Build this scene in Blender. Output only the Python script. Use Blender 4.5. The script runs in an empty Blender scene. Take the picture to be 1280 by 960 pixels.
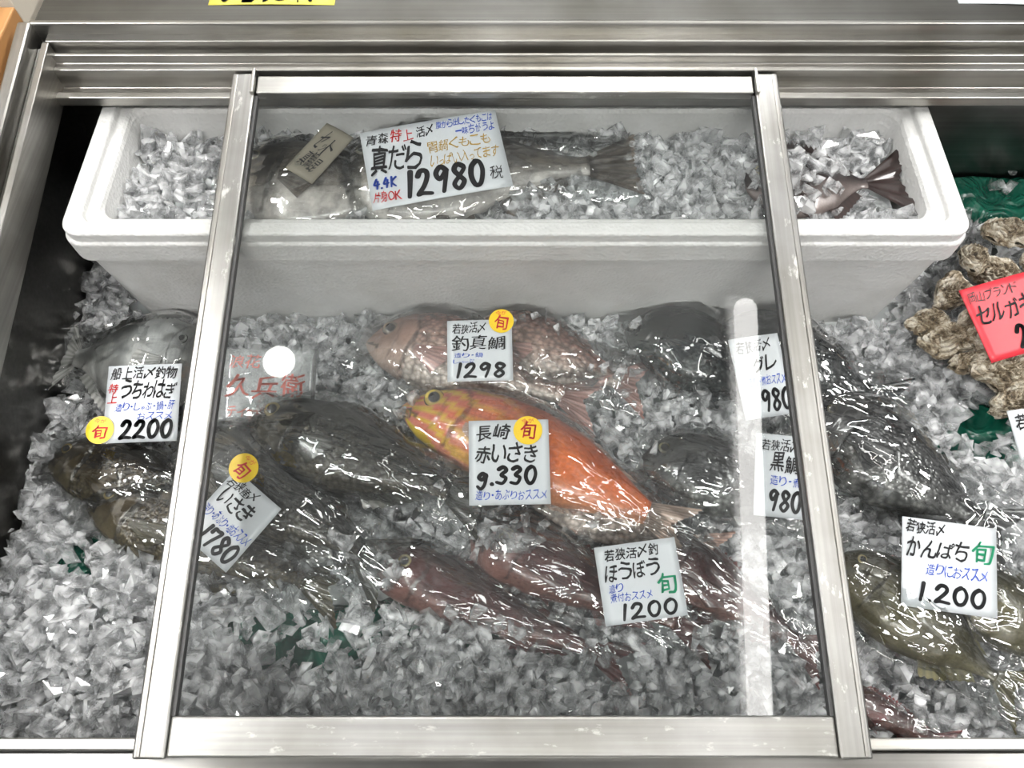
import bpy, bmesh, math, random
import numpy as np
from mathutils import Vector, Matrix, noise
random.seed(7); rng=np.random.default_rng(7)
F=940.0; TH=math.radians(27.6); S=math.sin(TH); C=math.cos(TH); ZC=0.85
col=bpy.context.scene.collection
try: bpy.context.scene.view_settings.view_transform='Standard'
except Exception as e: print(e)
# ------------------------------------------------------------ survey helper
def P(u,v,z,k=0.0,y0=0.0):
    """photo measurement -> world point on the (real) plane z + k*(y-y0)"""
    a=(480-v)/F; b=(u-640)/F; dy=a*C+S; dz=a*S-C
    t=(z-k*y0-ZC)/(dz-k*dy)
    return Vector((b*t,dy*t,ZC+dz*t))
# ------------------------------------------------------------ materials
def newmat(name):
    m=bpy.data.materials.new(name); m.use_nodes=True
    nt=m.node_tree; nt.nodes.clear()
    out=nt.nodes.new('ShaderNodeOutputMaterial')
    return m,nt,out
def N(nt,t,**kw):
    n=nt.nodes.new(t)
    for k,v in kw.items():
        if k in n.inputs: n.inputs[k].default_value=v
        else: setattr(n,k,v)
    return n
def L(nt,a,b): nt.links.new(a,b)
def ramp(nt,fac,stops):
    r=nt.nodes.new('ShaderNodeValToRGB'); L(nt,fac,r.inputs[0])
    e=r.color_ramp.elements
    while len(e)<len(stops): e.new(.5)
    for i,(p,c) in enumerate(stops):
        e[i].position=p; e[i].color=(*c,1) if len(c)==3 else c
    return r
def coords(nt,kind='Object',scale=(1,1,1),rot=(0,0,0)):
    tc=nt.nodes.new('ShaderNodeTexCoord'); mp=nt.nodes.new('ShaderNodeMapping')
    mp.inputs['Scale'].default_value=scale; mp.inputs['Rotation'].default_value=rot
    L(nt,tc.outputs[kind],mp.inputs[0]); return mp.outputs[0]
def bump(nt,h,strength,dist,normal=None):
    b=nt.nodes.new('ShaderNodeBump'); b.inputs['Strength'].default_value=strength; b.inputs['Distance'].default_value=dist
    L(nt,h,b.inputs['Height'])
    if normal is not None: L(nt,normal,b.inputs['Normal'])
    return b.outputs[0]
def simple(name,c,rough=.5,metal=0,spec=.5,emit=None):
    m,nt,out=newmat(name)
    p=N(nt,'ShaderNodeBsdfPrincipled',**{'Base Color':(*c,1),'Roughness':rough,'Metallic':metal})
    p.inputs['Specular IOR Level'].default_value=spec
    nz=N(nt,'ShaderNodeTexNoise',Scale=60.0); L(nt,coords(nt),nz.inputs[0])
    hs=N(nt,'ShaderNodeMix',data_type='RGBA'); hs.inputs[6].default_value=(c[0]*.93,c[1]*.93,c[2]*.93,1); hs.inputs[7].default_value=(*c,1)
    L(nt,nz.outputs[0],hs.inputs[0]); L(nt,hs.outputs[2],p.inputs['Base Color'])
    L(nt,p.outputs[0],out.inputs[0]); return m
def steel(name,base,rough,direction='x',worn=0.0,bstr=.02):
    m,nt,out=newmat(name)
    sc=(3,220,220) if direction=='x' else (220,3,220)
    p=N(nt,'ShaderNodeBsdfPrincipled',Metallic=1.0)
    n1=N(nt,'ShaderNodeTexNoise',Scale=1.0,Detail=4.0); L(nt,coords(nt,scale=sc),n1.inputs[0])
    n2=N(nt,'ShaderNodeTexNoise',Scale=9.0,Detail=6.0); L(nt,coords(nt),n2.inputs[0])
    r1=ramp(nt,n1.outputs[0],[(.3,tuple(x*.78 for x in base)),(.7,base)])
    r2=ramp(nt,n2.outputs[0],[(.35,(.72,.70,.66)),(.62,(1,.99,.97))])
    mx=N(nt,'ShaderNodeMix',data_type='RGBA',blend_type='MULTIPLY'); mx.inputs[0].default_value=1
    L(nt,r1.outputs[0],mx.inputs[6]); L(nt,r2.outputs[0],mx.inputs[7])
    colr=mx.outputs[2]
    p.inputs['Roughness'].default_value=rough
    L(nt,bump(nt,n1.outputs[0],bstr,.002),p.inputs['Normal'])
    L(nt,colr,p.inputs['Base Color'])
    if worn>0:
        d=N(nt,'ShaderNodeBsdfDiffuse',Color=(.66,.65,.62,1))
        n3=N(nt,'ShaderNodeTexNoise',Scale=70.0,Detail=8.0,Roughness=.7); L(nt,coords(nt,scale=(1,.45,1) if direction=='y' else (.45,1,1)),n3.inputs[0])
        r3=ramp(nt,n3.outputs[0],[(.59,(0,0,0)),(.65,(worn,)*3)])
        ms=nt.nodes.new('ShaderNodeMixShader'); L(nt,r3.outputs[0],ms.inputs[0]); L(nt,p.outputs[0],ms.inputs[1]); L(nt,d.outputs[0],ms.inputs[2]); L(nt,ms.outputs[0],out.inputs[0])
    else: L(nt,p.outputs[0],out.inputs[0])
    return m
M_steelx=steel('steel_brushed_x',(.46,.455,.44),.34,'x')
M_steely=steel('steel_brushed_y',(.47,.465,.45),.33,'y')
M_lidx=steel('lid_steel_x',(.46,.46,.45),.33,'x',.5)
M_lidy=steel('lid_steel_y',(.42,.42,.415),.34,'y',.7)
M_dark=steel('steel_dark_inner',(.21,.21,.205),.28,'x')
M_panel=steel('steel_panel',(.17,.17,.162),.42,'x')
M_gasket=simple('dark_gasket',(.05,.05,.05),.5)
M_black=simple('marker_black',(.006,.006,.008),.5)
M_red=simple('marker_red',(.62,.02,.02),.5)
M_blue=simple('marker_blue',(.01,.06,.42),.5)
M_green=simple('marker_green',(.0,.3,.14),.5)
M_gold=simple('marker_gold',(.42,.27,.06),.5)
M_card=simple('card_paper',(.54,.57,.59),.35)
M_redcard=simple('card_red',(.58,.03,.045),.4)
M_yellow=simple('seal_yellow',(.80,.54,.01),.4)
M_yel2=simple('card_yellow',(.75,.66,.10),.5)
M_oldcard=simple('card_old',(.19,.175,.135),.6)
M_wall=simple('wall_plaster',(.66,.6,.5),.8)
M_wood=simple('wood_trim',(.5,.25,.09),.5)
def glassy(name,base_r,haze,bumpscale=None,bs=0.5,rough=.02,hazec=(.8,.82,.82),ior=1.45,add=0.0):
    m,nt,out=newmat(name)
    tr=N(nt,'ShaderNodeBsdfTransparent',Color=(.96,.975,.97,1)); gl=N(nt,'ShaderNodeBsdfGlossy',Roughness=rough,Color=(1,1,1,1))
    fr=N(nt,'ShaderNodeFresnel',IOR=ior)
    df=N(nt,'ShaderNodeBsdfDiffuse',Color=(*hazec,1))
    m1=nt.nodes.new('ShaderNodeMixShader'); m1.inputs[0].default_value=haze
    L(nt,tr.outputs[0],m1.inputs[1]); L(nt,df.outputs[0],m1.inputs[2])
    ad=N(nt,'ShaderNodeMath',operation='MULTIPLY_ADD'); ad.inputs[1].default_value=base_r; ad.inputs[2].default_value=add; L(nt,fr.outputs[0],ad.inputs[0])
    ad.use_clamp=True
    m2=nt.nodes.new('ShaderNodeMixShader'); L(nt,ad.outputs[0],m2.inputs[0]); L(nt,m1.outputs[0],m2.inputs[1]); L(nt,gl.outputs[0],m2.inputs[2])
    if bumpscale:
        nz=N(nt,'ShaderNodeTexNoise',Scale=bumpscale*.4,Detail=2.0,Distortion=1.0); L(nt,coords(nt,scale=(.5,1.5,1),rot=(0,0,.6)),nz.inputs[0])
        vo=N(nt,'ShaderNodeTexVoronoi',feature='DISTANCE_TO_EDGE',Scale=bumpscale)
        mixc=N(nt,'ShaderNodeMix',data_type='RGBA'); mixc.inputs[0].default_value=.04
        cc=coords(nt,scale=(.35,1.2,1),rot=(0,0,-.7)); L(nt,cc,mixc.inputs[6]); L(nt,nz.outputs[1],mixc.inputs[7]); L(nt,mixc.outputs[2],vo.inputs[0])
        r=ramp(nt,vo.outputs[0],[(0,(1,1,1)),(.10,(0,0,0))])
        b1=bump(nt,nz.outputs[0],bs,.012); b2=bump(nt,r.outputs[0],bs*.8,.002,b1)
        L(nt,b2,gl.inputs['Normal'])
    L(nt,m2.outputs[0],out.inputs[0]); return m
M_glass=glassy('lid_glass',1.35,.008)
M_wrap=glassy('cling_film',2.3,.012,22.0,.58,.05,add=.035)
M_bag=glassy('printed_bag_film',1.6,.22,20.0,.5,.08,add=.02)
# ice
def icemat(name,df,tp,dc=(.965,.975,.98)):
    m,nt,out=newmat(name)
    g=N(nt,'ShaderNodeBsdfGlass',Roughness=.0,IOR=1.38,Color=(.995,.999,1,1))
    d=N(nt,'ShaderNodeBsdfPrincipled',**{'Base Color':(*dc,1),'Roughness':.06}); d.inputs['Specular IOR Level'].default_value=1.0
    nz=N(nt,'ShaderNodeTexNoise',Scale=75.0,Detail=1.0); L(nt,coords(nt),nz.inputs[0])
    r=ramp(nt,nz.outputs[0],[(.38,(df*.25,)*3),(.68,(min(1,df*2),)*3)])
    m0=nt.nodes.new('ShaderNodeMixShader'); L(nt,r.outputs[0],m0.inputs[0]); L(nt,g.outputs[0],m0.inputs[1]); L(nt,d.outputs[0],m0.inputs[2])
    if tp>0:
        t=N(nt,'ShaderNodeBsdfTransparent',Color=(.98,.985,.99,1))
        ms=nt.nodes.new('ShaderNodeMixShader'); ms.inputs[0].default_value=tp
        L(nt,m0.outputs[0],ms.inputs[1]); L(nt,t.outputs[0],ms.inputs[2]); L(nt,ms.outputs[0],out.inputs[0])
    else: L(nt,m0.outputs[0],out.inputs[0])
    return m
M_ice=icemat('ice_clear',.27,.14)
M_ice2=icemat('ice_frosted',.75,0)
M_bed=simple('packed_ice',(.75,.78,.78),.3)
# green polythene
m,nt,out=newmat('green_polythene'); p=N(nt,'ShaderNodeBsdfPrincipled',**{'Base Color':(.0,.12,.07,1),'Roughness':.25})
nz=N(nt,'ShaderNodeTexNoise',Scale=25.0,Distortion=1.5); L(nt,coords(nt),nz.inputs[0]); L(nt,bump(nt,nz.outputs[0],.8,.02),p.inputs['Normal'])
r=ramp(nt,nz.outputs[0],[(.3,(0,.045,.028)),(.7,(.008,.10,.062))]); L(nt,r.outputs[0],p.inputs['Base Color']); L(nt,p.outputs[0],out.inputs[0]); M_greenp=m
# styrofoam
m,nt,out=newmat('polystyrene'); p=N(nt,'ShaderNodeBsdfPrincipled',Roughness=.6)
vo=N(nt,'ShaderNodeTexVoronoi',Scale=230.0); L(nt,coords(nt),vo.inputs[0]); L(nt,bump(nt,vo.outputs[0],.5,.0015),p.inputs['Normal'])
nz=N(nt,'ShaderNodeTexNoise',Scale=7.0,Detail=6.0,Roughness=.65); L(nt,coords(nt),nz.inputs[0])
r=ramp(nt,nz.outputs[0],[(.3,(.50,.50,.48)),(.6,(.65,.65,.64))]); L(nt,r.outputs[0],p.inputs['Base Color']); L(nt,p.outputs[0],out.inputs[0]); M_foam=m
def fishmat(name,scale=190.,mott=.0,rough=.28,metal=0.0,sb=.5):
    m,nt,out=newmat(name)
    p=N(nt,'ShaderNodeBsdfPrincipled',Roughness=rough,Metallic=metal)
    at=N(nt,'ShaderNodeAttribute',attribute_name='col'); sc=N(nt,'ShaderNodeAttribute',attribute_name='scl')
    vo=N(nt,'ShaderNodeTexVoronoi',Scale=scale); L(nt,coords(nt,scale=(1,1.15,.6)),vo.inputs[0])
    r=ramp(nt,vo.outputs[0],[(.15,(1.05,1.05,1.05)),(.75,(.40,.40,.40))])
    mx=N(nt,'ShaderNodeMix',data_type='RGBA',blend_type='MULTIPLY'); L(nt,sc.outputs['Fac'],mx.inputs[0]); L(nt,at.outputs[0],mx.inputs[6]); L(nt,r.outputs[0],mx.inputs[7])
    nz=N(nt,'ShaderNodeTexNoise',Scale=35.0,Detail=5.0,Roughness=.65); L(nt,coords(nt),nz.inputs[0])
    r2=ramp(nt,nz.outputs[0],[(.35,(1-mott,)*3),(.65,(1.0,)*3)])
    mx2=N(nt,'ShaderNodeMix',data_type='RGBA',blend_type='MULTIPLY'); mx2.inputs[0].default_value=1; L(nt,mx.outputs[2],mx2.inputs[6]); L(nt,r2.outputs[0],mx2.inputs[7])
    L(nt,mx2.outputs[2],p.inputs['Base Color'])
    ml=N(nt,'ShaderNodeMath',operation='MULTIPLY'); L(nt,vo.outputs[0],ml.inputs[0]); L(nt,sc.outputs['Fac'],ml.inputs[1])
    L(nt,bump(nt,ml.outputs[0],sb,-.28/scale),p.inputs['Normal'])
    p.inputs['Coat Weight'].default_value=.35; p.inputs['Coat Roughness'].default_value=.08
    L(nt,p.outputs[0],out.inputs[0]); return m
# ------------------------------------------------------------ mesh helpers
def link(o,parent=None):
    col.objects.link(o)
    if parent: o.parent=parent
    return o
def mesh(name,v,f,mat,parent=None,smooth=False):
    me=bpy.data.meshes.new(name); me.from_pydata([tuple(x) for x in v],[],f); me.update()
    if mat: me.materials.append(mat)
    if smooth: me.polygons.foreach_set('use_smooth',[True]*len(me.polygons))
    return link(bpy.data.objects.new(name,me),parent)
def empty(name,loc=(0,0,0)):
    o=bpy.data.objects.new(name,None); o.location=loc; o.empty_display_size=.05; return link(o)
BF=[(0,3,2,1),(4,5,6,7),(0,1,5,4),(1,2,6,5),(2,3,7,6),(3,0,4,7)]
def box(name,x0,x1,y0,y1,z0,z1,mat,parent=None,bev=.0015,zf=None):
    v=[(x,y,z) for z in (z0,z1) for x,y in ((x0,y0),(x1,y0),(x1,y1),(x0,y1))]
    if zf: v=[(x,y,z+zf(y)) for x,y,z in v]
    o=mesh(name,v,BF,mat,parent)
    if bev:
        b=o.modifiers.new('b','BEVEL'); b.width=bev; b.segments=2
    return o
def extrude_x(name,prof,x0,x1,mat,parent=None):
    n=len(prof); v=[(x0,y,z) for y,z in prof]+[(x1,y,z) for y,z in prof]
    f=[(i,(i+1)%n,n+(i+1)%n,n+i) for i in range(n)]+[tuple(range(n))[::-1],tuple(range(n,2*n))]
    o=mesh(name,v,f,mat,parent)
    bm=bmesh.new(); bm.from_mesh(o.data); bmesh.ops.recalc_face_normals(bm,faces=bm.faces); bm.to_mesh(o.data); bm.free()
    b=o.modifiers.new('b','BEVEL'); b.width=.0012; b.segments=2; b.limit_method='ANGLE'
    return o
zl=lambda y:.146+.153*y
# ------------------------------------------------------------ display case
case=empty('fish_display_case')
XL,XR=-.560,1.15
extrude_x('rear_rail',[(.690,.226),(.690,.238),(.700,.238),(.700,.232),(.714,.232),(.714,.256),(.726,.256),(.726,.266),(.731,.266),(.731,.257),(.738,.257),(.738,.275),(.752,.275),(.752,.226)],-.53,XR,M_steelx,case)
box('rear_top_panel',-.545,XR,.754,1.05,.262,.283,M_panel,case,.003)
box('rear_panel_lip',-.545,XR,.750,.757,.266,.289,M_steelx,case,.002)
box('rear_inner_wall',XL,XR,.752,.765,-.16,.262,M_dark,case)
box('front_rail_inner',-.555,XR,.020,.030,.105,.140,M_steelx,case)
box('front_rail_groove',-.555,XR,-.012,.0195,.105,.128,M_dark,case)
box('front_rail_outer',-.555,XR,-.060,-.0125,.06,.137,M_steelx,case,.003)
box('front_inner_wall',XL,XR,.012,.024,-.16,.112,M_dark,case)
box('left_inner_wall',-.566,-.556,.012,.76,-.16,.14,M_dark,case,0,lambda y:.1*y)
box('left_rail_outer',-.556,-.540,-.06,.752,-.01,.030,M_steely,case,.003,zl)
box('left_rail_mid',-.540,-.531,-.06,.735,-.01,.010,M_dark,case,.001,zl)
box('left_rail_inner',-.531,-.523,-.02,.735,-.03,.018,M_steely,case,.001,zl)
box('left_outer_skin',-.567,-.5565,-.06,.76,-.5,-.012,M_panel,case,.001,zl)
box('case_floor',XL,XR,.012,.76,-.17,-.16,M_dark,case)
wl=box('wall_left',-.70,-.576,.790,1.6,-.5,.75,M_wall)
box('trim_1',-.70,-.572,.5,.785,-.5,.285,M_wood,None,.002)
# ------------------------------------------------------------ lid
lid=empty('sliding_glass_lid',(0,.013,.148)); lid.rotation_euler=(math.atan2(.107,.699),0,0)
LX0,LX1,LL=-.318,.302,.705; bw=.0275
box('side_bar_l',LX0,LX0+bw,0,LL,-.012,.001,M_lidy,lid,.002)
box('side_bar_r',LX1-bw,LX1,0,LL,-.012,.001,M_lidy,lid,.002)
box('side_bar_bead_l',LX0+.004,LX0+.007,.002,LL-.002,.0,.0022,M_steely,lid,.0006)
box('side_bar_bead_r',LX1-.007,LX1-.004,.002,LL-.002,.0,.0022,M_steely,lid,.0006)
box('rear_bar',LX0+bw+.0005,LX1-bw-.0005,LL-.026,LL-.002,-.012,-.0005,M_lidx,lid,.002)
box('front_bar',LX0+bw+.0005,LX1-bw-.0005,.001,.033,-.012,-.0005,M_lidx,lid,.002)
box('seal_l',LX0+bw,LX0+bw+.003,.033,LL-.028,-.010,-.003,M_gasket,lid,0)
box('seal_r',LX1-bw-.003,LX1-bw,.033,LL-.028,-.010,-.003,M_gasket,lid,0)
box('end_cap_l',LX0+bw-.004,LX0+bw,LL-.03,LL+.004,-.008,.006,M_steely,lid,.001)
box('end_cap_r',LX1-bw,LX1-bw+.004,LL-.03,LL+.004,-.008,.006,M_steely,lid,.001)
mesh('glass_pane',[(LX0+bw,.03,-.006),(LX1-bw,.03,-.006),(LX1-bw,LL-.026,-.006),(LX0+bw,LL-.026,-.006)],[(0,1,2,3)],M_glass,lid)
# ------------------------------------------------------------ polystyrene box
def rrect(x0,x1,y0,y1,r,n=6):
    pts=[]
    for cx,cy,a0 in ((x1-r,y1-r,0),(x0+r,y1-r,90),(x0+r,y0+r,180),(x1-r,y0+r,270)):
        for i in range(n+1):
            a=math.radians(a0+90*i/n); pts.append((cx+r*math.cos(a),cy+r*math.sin(a)))
    return pts
BX0,BX1,BY0,BY1=-.490,.498,.511,.745
rings=[(.022,-.05,.02),(.006,.164,.022),(.005,.167,.022),(.001,.168,.022),(0,.170,.022),(0,.196,.022),(.001,.198,.022),(.003,.199,.022),(.003,.210,.021),(.005,.212,.019),(.019,.212,.016),(.021,.210,.016),(.022,.204,.016),(.030,.203,.014),(.033,.201,.014),(.035,.197,.02),(.048,.02,.02)]
V=[];Fc=[]
for ins,z,r in rings:
    V+= [(x,y,z) for x,y in rrect(BX0+ins,BX1-ins,BY0+ins,BY1-ins,r)]
n=28
for k in range(len(rings)-1):
    for i in range(n): Fc.append((k*n+i,k*n+(i+1)%n,(k+1)*n+(i+1)%n,(k+1)*n+i))
Fc.append(tuple(range(n))[::-1]); Fc.append(tuple(range((len(rings)-1)*n,len(rings)*n)))
foam=mesh('polystyrene_fish_box',V,Fc,M_foam,None,False)
em=foam.modifiers.new('b','BEVEL'); em.width=.001; em.segments=2; em.limit_method='ANGLE'; em.angle_limit=.6
# ------------------------------------------------------------ bed heights
def wob(x,y,f,ph): return np.sin(x*f+ph)*np.cos(y*f*1.13+ph*1.7)+.5*np.sin(x*f*2.3-y*f*1.9+ph*3)
def bedz(x,y):
    z=.028+.005*wob(x,y,18,.3)+.003*wob(x,y,47,1.1)
    z=z+.006*np.exp(-((y-.52)/.07)**2)
    z=z+.020*np.exp(-(((x+.42)/.13)**2+((y-.13)/.12)**2))
    z=z+.03*np.clip((x-.5)/.2,0,1)*np.clip((y-.3)/.15,0,1)
    return z
# ------------------------------------------------------------ fish
ctrl=[0,.03,.1,.2,.35,.5,.7,.85,.95,1.]
PR={
'bream':([.02,.17,.35,.48,.55,.52,.36,.18,.11,.12],[.02,.12,.24,.34,.43,.44,.32,.15,.10,.12]),
'grunt':([.02,.15,.31,.43,.50,.48,.34,.18,.11,.12],[.02,.14,.27,.37,.45,.44,.32,.15,.10,.12]),
'full':([.02,.15,.31,.43,.50,.50,.42,.28,.17,.12],[.02,.14,.27,.37,.45,.46,.40,.27,.16,.12]),
'jack':([.02,.17,.32,.43,.50,.49,.36,.17,.07,.07],[.02,.14,.28,.38,.45,.44,.33,.15,.07,.07]),
'gurnard':([.08,.26,.42,.52,.48,.38,.26,.17,.11,.11],[.06,.22,.36,.42,.42,.36,.25,.15,.10,.10]),
'cod':([.05,.19,.33,.42,.46,.42,.28,.15,.09,.1],[.05,.22,.38,.48,.52,.46,.26,.13,.09,.1]),
'file':([.05,.14,.30,.46,.52,.50,.40,.22,.11,.1],[.05,.14,.28,.44,.54,.52,.38,.20,.11,.1])}
def curve(vals,n=201):
    s=np.linspace(0,1,n); y=np.interp(s,ctrl,vals)
    k=np.hanning(19); k/=k.sum(); yp=np.pad(y,9,mode='edge'); ys=np.convolve(yp,k,'valid')
    w=np.clip(s/.06,0,1); return s,(ys*w+y*(1-w))
def lerp(a,b,t): return a+(b-a)*t
FISH=[]
def fish(name,kind,head,tail,depth_px,z,colf,mat,flip=1,bend=.0,thick=.30,tailf=.17,fork=.5,fincol=(.1,.1,.1),eye=(.5,.42,.2),eye_r=.026,roll=0.,wrap=True,pect=.2,scl=1.,wcover=1.,dors=1.,tw=.40):
    H=P(*head,z); T=P(*tail,z)
    d=T-H; Lt=d.length; Lb=Lt*(1-tailf)
    mu,mv=(head[0]+tail[0])/2,(head[1]+tail[1])/2
    D=(P(mu,mv-depth_px/2,z)-P(mu,mv+depth_px/2,z)).length*1.04
    ang=math.atan2(d.y,d.x)
    up,dn=PR[kind]; s_,u_=curve(up); _,d_=curve(dn)
    t_=(u_+d_)*.5; t_=t_/t_.max()*D*thick; t_=t_*np.clip(.35+s_*6,0,1)**.3
    fu=lambda s:np.interp(s,s_,u_)*D; fd=lambda s:np.interp(s,s_,d_)*D; ft=lambda s:np.interp(s,s_,t_)
    cy=lambda s:bend*D*np.sin(np.pi*np.clip(s,0,1))
    V=[];Fs=[];Cc=[];Sc=[]
    ns,na=96,48
    for i in range(ns+1):
        s=(i/ns)**1.15; U,Dn,T_=float(fu(s)),float(fd(s)),float(ft(s))
        for j in range(na):
            ph=2*math.pi*j/na; sy=math.sin(ph); cz=math.cos(ph)
            yn=sy; yy=(U if sy>0 else Dn)*sy; zz=T_*(abs(cz)**.85)*(1 if cz>0 else -1)
            sg=.255-.05*yn*yn+.01*math.sin(yn*5); k=0
            if .06<s<sg: k=((s-.06)/(sg-.06))**2
            zz*=1+.13*k*(1-yn*yn)
            sg2=.17-.04*yn*yn
            if .06<s<sg2: zz*=1+.05*((s-.06)/(sg2-.06))**2
            V.append((s*Lb,(yy+float(cy(s)))*flip,zz))
            c=np.array(colf(s,yn,random.random()),float)
            g=abs(s-sg); 
            if g<.008 and abs(yn)<.9: c=c*.45
            if abs(s-sg2)<.005 and abs(yn)<.8: c=c*.7
            if s<.085 and abs(yn+.25+s*2.2)<.10: c=c*.25
            Cc.append(c); Sc.append(scl if s>sg else 0.12)
    for i in range(ns):
        for j in range(na): Fs.append((i*na+j,i*na+(j+1)%na,(i+1)*na+(j+1)%na,(i+1)*na+j))
    Fs.append(tuple(range(na))[::-1]); Fs.append(tuple(range(ns*na,(ns+1)*na)))
    fc=np.array(fincol,float)
    def fin(base,tips,rows=4,zb=0.0,zt=0.0,dark=.55):
        o=len(V); nb=len(base)
        for r in range(rows+1):
            t=r/rows
            for q in range(nb):
                b=base[q]; e=tips[q]
                V.append((lerp(b[0],e[0],t),(lerp(b[1],e[1],t))*flip,lerp(b[2],e[2],t)+(.0007 if q%2 else 0)))
                Cc.append(fc*(1.0 if q%2 else dark)*(1+.25*t)); Sc.append(0)
        for r in range(rows):
            for q in range(nb-1): Fs.append((o+r*nb+q,o+r*nb+q+1,o+(r+1)*nb+q+1,o+(r+1)*nb+q))
    hd=(.17*D if kind!='file' else .12*D)*dors
    nb=34; base=[];tips=[]
    for q in range(nb):
        t=q/(nb-1); s=lerp(.27,.88,t); y=float(fu(s))*.93+float(cy(s)); h=hd*(math.sin(math.pi*min(1,t*1.05+.12))**.5 if t*1.05+.12<1 else .1)*(1 if q%2 else .72)
        base.append((s*Lb,y,.1*float(ft(s)))); tips.append((s*Lb+.05*Lb,y+h,-.1*float(ft(s))))
    fin(base,tips)
    base=[];tips=[]
    for q in range(16):
        t=q/15; s=lerp(.62,.88,t); y=-float(fd(s))*.93+float(cy(s)); h=.17*D*(1-t*.6)*(1 if q%2 else .8)*dors
        base.append((s*Lb,y,.1*float(ft(s)))); tips.append((s*Lb+.05*Lb,y-h,-.1*float(ft(s))))
    fin(base,tips)
    if kind!='file':
        base=[];tips=[]
        for q in range(9):
            t=q/8; s=.32+.04*t; y=-float(fd(s))*.8
            base.append((s*Lb,y+float(cy(s)),.45*float(ft(s)))); tips.append(((s+.13-.05*t)*Lb,-float(fd(s))*(1.12-.25*t)+float(cy(s)),.25*float(ft(s))))
        fin(base,tips)
    def surfz(s,y):
        R=float(fu(s)) if y>0 else float(fd(s)); return float(ft(s))*math.sqrt(max(0,1-(y/R)**2))**.85
    base=[];tips=[]
    for q in range(13):
        t=q/12; y=-.10*D+(.5-t)*.09*D; s=.275
        ln=pect*(1-.55*abs(t-.25)); s2=s+ln; y2=-.12*D+(.5-t)*.32*D-.04*D
        base.append((s*Lb,y+float(cy(s)),surfz(s,y)*1.03+.001)); tips.append((s2*Lb,y2+float(cy(s2)),surfz(s2,y2)*1.0+.003))
    fin(base,tips,5)
    base=[];tips=[]
    for q in range(27):
        t=q/26*2-1; y=-t*float(fu(1))*.95
        ln=tailf*Lt*(1-fork*(1-abs(t))**1.3)*(1 if q%2 else .96)
        base.append((Lb*.985,y,0)); tips.append((Lb+ln,-t*D*tw*(1 if kind!='cod' else .8),.002*math.sin(q)))
    fin(base,tips,6)
    es=.115 if kind not in('file','gurnard') else (.20 if kind=='file' else .16)
    ey=.13*D if kind!='file' else .2*D
    er=eye_r*Lt; ez=surfz(es,ey)*1.05
    o=len(V); nr,nq=9,24
    for r in range(nr+1):
        a=r/nr*math.pi*.5
        for q in range(nq):
            b=2*math.pi*q/nq; rr=er*math.sin(a)
            V.append((es*Lb+rr*math.cos(b),(ey+float(cy(es))+rr*math.sin(b))*flip,ez-.15*er+er*.5*math.cos(a)))
            q_=math.sin(a)
            Cc.append(np.array((.004,.004,.006)) if q_<.58 else (np.array(eye,float) if q_<.9 else np.array((.02,.02,.02)))); Sc.append(0)
    for r in range(nr):
        for q in range(nq): Fs.append((o+r*nq+q,o+r*nq+(q+1)%nq,o+(r+1)*nq+(q+1)%nq,o+(r+1)*nq+q))
    if kind=='file':
        o=len(V)
        for k in range(7):
            t=k/6
            for q in range(6):
                b=q*math.pi/3; r=.0025*(1-t*.8)
                V.append((es*Lb+.02*Lb+t*.12*Lb+r*math.cos(b),(float(fu(es))+t*.12*D)*flip,r*math.sin(b)+.004)); Cc.append(fc); Sc.append(0)
        for k in range(6):
            for q in range(6): Fs.append((o+k*6+q,o+k*6+(q+1)%6,o+(k+1)*6+(q+1)%6,o+(k+1)*6+q))
    me=bpy.data.meshes.new(name); me.from_pydata(V,[],Fs); me.update()
    at=me.attributes.new('col','FLOAT_COLOR','POINT'); arr=np.ones((len(V),4),np.float32); arr[:,:3]=np.clip(np.array(Cc),0,1); at.data.foreach_set('color',arr.ravel())
    sa=me.attributes.new('scl','FLOAT','POINT'); sa.data.foreach_set('value',np.array(Sc,np.float32))
    me.polygons.foreach_set('use_smooth',[True]*len(me.polygons)); me.materials.append(mat)
    ob=link(bpy.data.objects.new(name,me)); 
    bm=bmesh.new(); bm.from_mesh(me); bmesh.ops.recalc_face_normals(bm,faces=bm.faces); bm.to_mesh(me); bm.free()
    ob.matrix_world=Matrix.Translation(H)@Matrix.Rotation(ang,4,'Z')@Matrix.Rotation(roll,4,'X')
    rec=dict(H=H,ang=ang,Lb=Lb,Lt=Lt,D=D,fu=fu,fd=fd,ft=ft,cy=cy,flip=flip,z=z,tw=tw)
    FISH.append(rec)
    if wrap:
        gx,gy=80,50; V=[];Fs=[]
        sd=random.random()*50
        for i in range(gx+1):
            for j in range(gy+1):
                s=lerp(-.06,1.17,i/gx); q=lerp(-1.28,1.28,j/gy)*wcover
                sc_=min(max(s,0.0),1.0)
                U=float(fu(sc_)); Dn=float(fd(sc_)); W=max(U if q>0 else Dn,.30*D)
                y=q*W; rr=min(1,abs(q)/1.22)
                h=(float(ft(sc_))*1.05+.004)*max(0,1-rr**2.2)**.6 
                if s<0 or s>1: h*=.75
                nn=.001+noise.noise(Vector((s*5+sd,q*1.6,sd)))*.004+max(0,.10-abs(noise.noise(Vector((s*5-q*2.5,q*2+s*4,sd)))))*.035*(.4+.6*rr)
                V.append((s*Lb,(y+float(cy(sc_)))*flip,h+.001+max(0,nn)-(.003 if rr>=1 else 0)))
        for i in range(gx):
            for j in range(gy):
                f=(i*(gy+1)+j,(i+1)*(gy+1)+j,(i+1)*(gy+1)+j+1,i*(gy+1)+j+1); Fs.append(f if flip>0 else f[::-1])
        w=mesh('plastic_film_wrap',V,Fs,M_wrap,None,True); w.matrix_world=ob.matrix_world.copy()
    return ob
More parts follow.
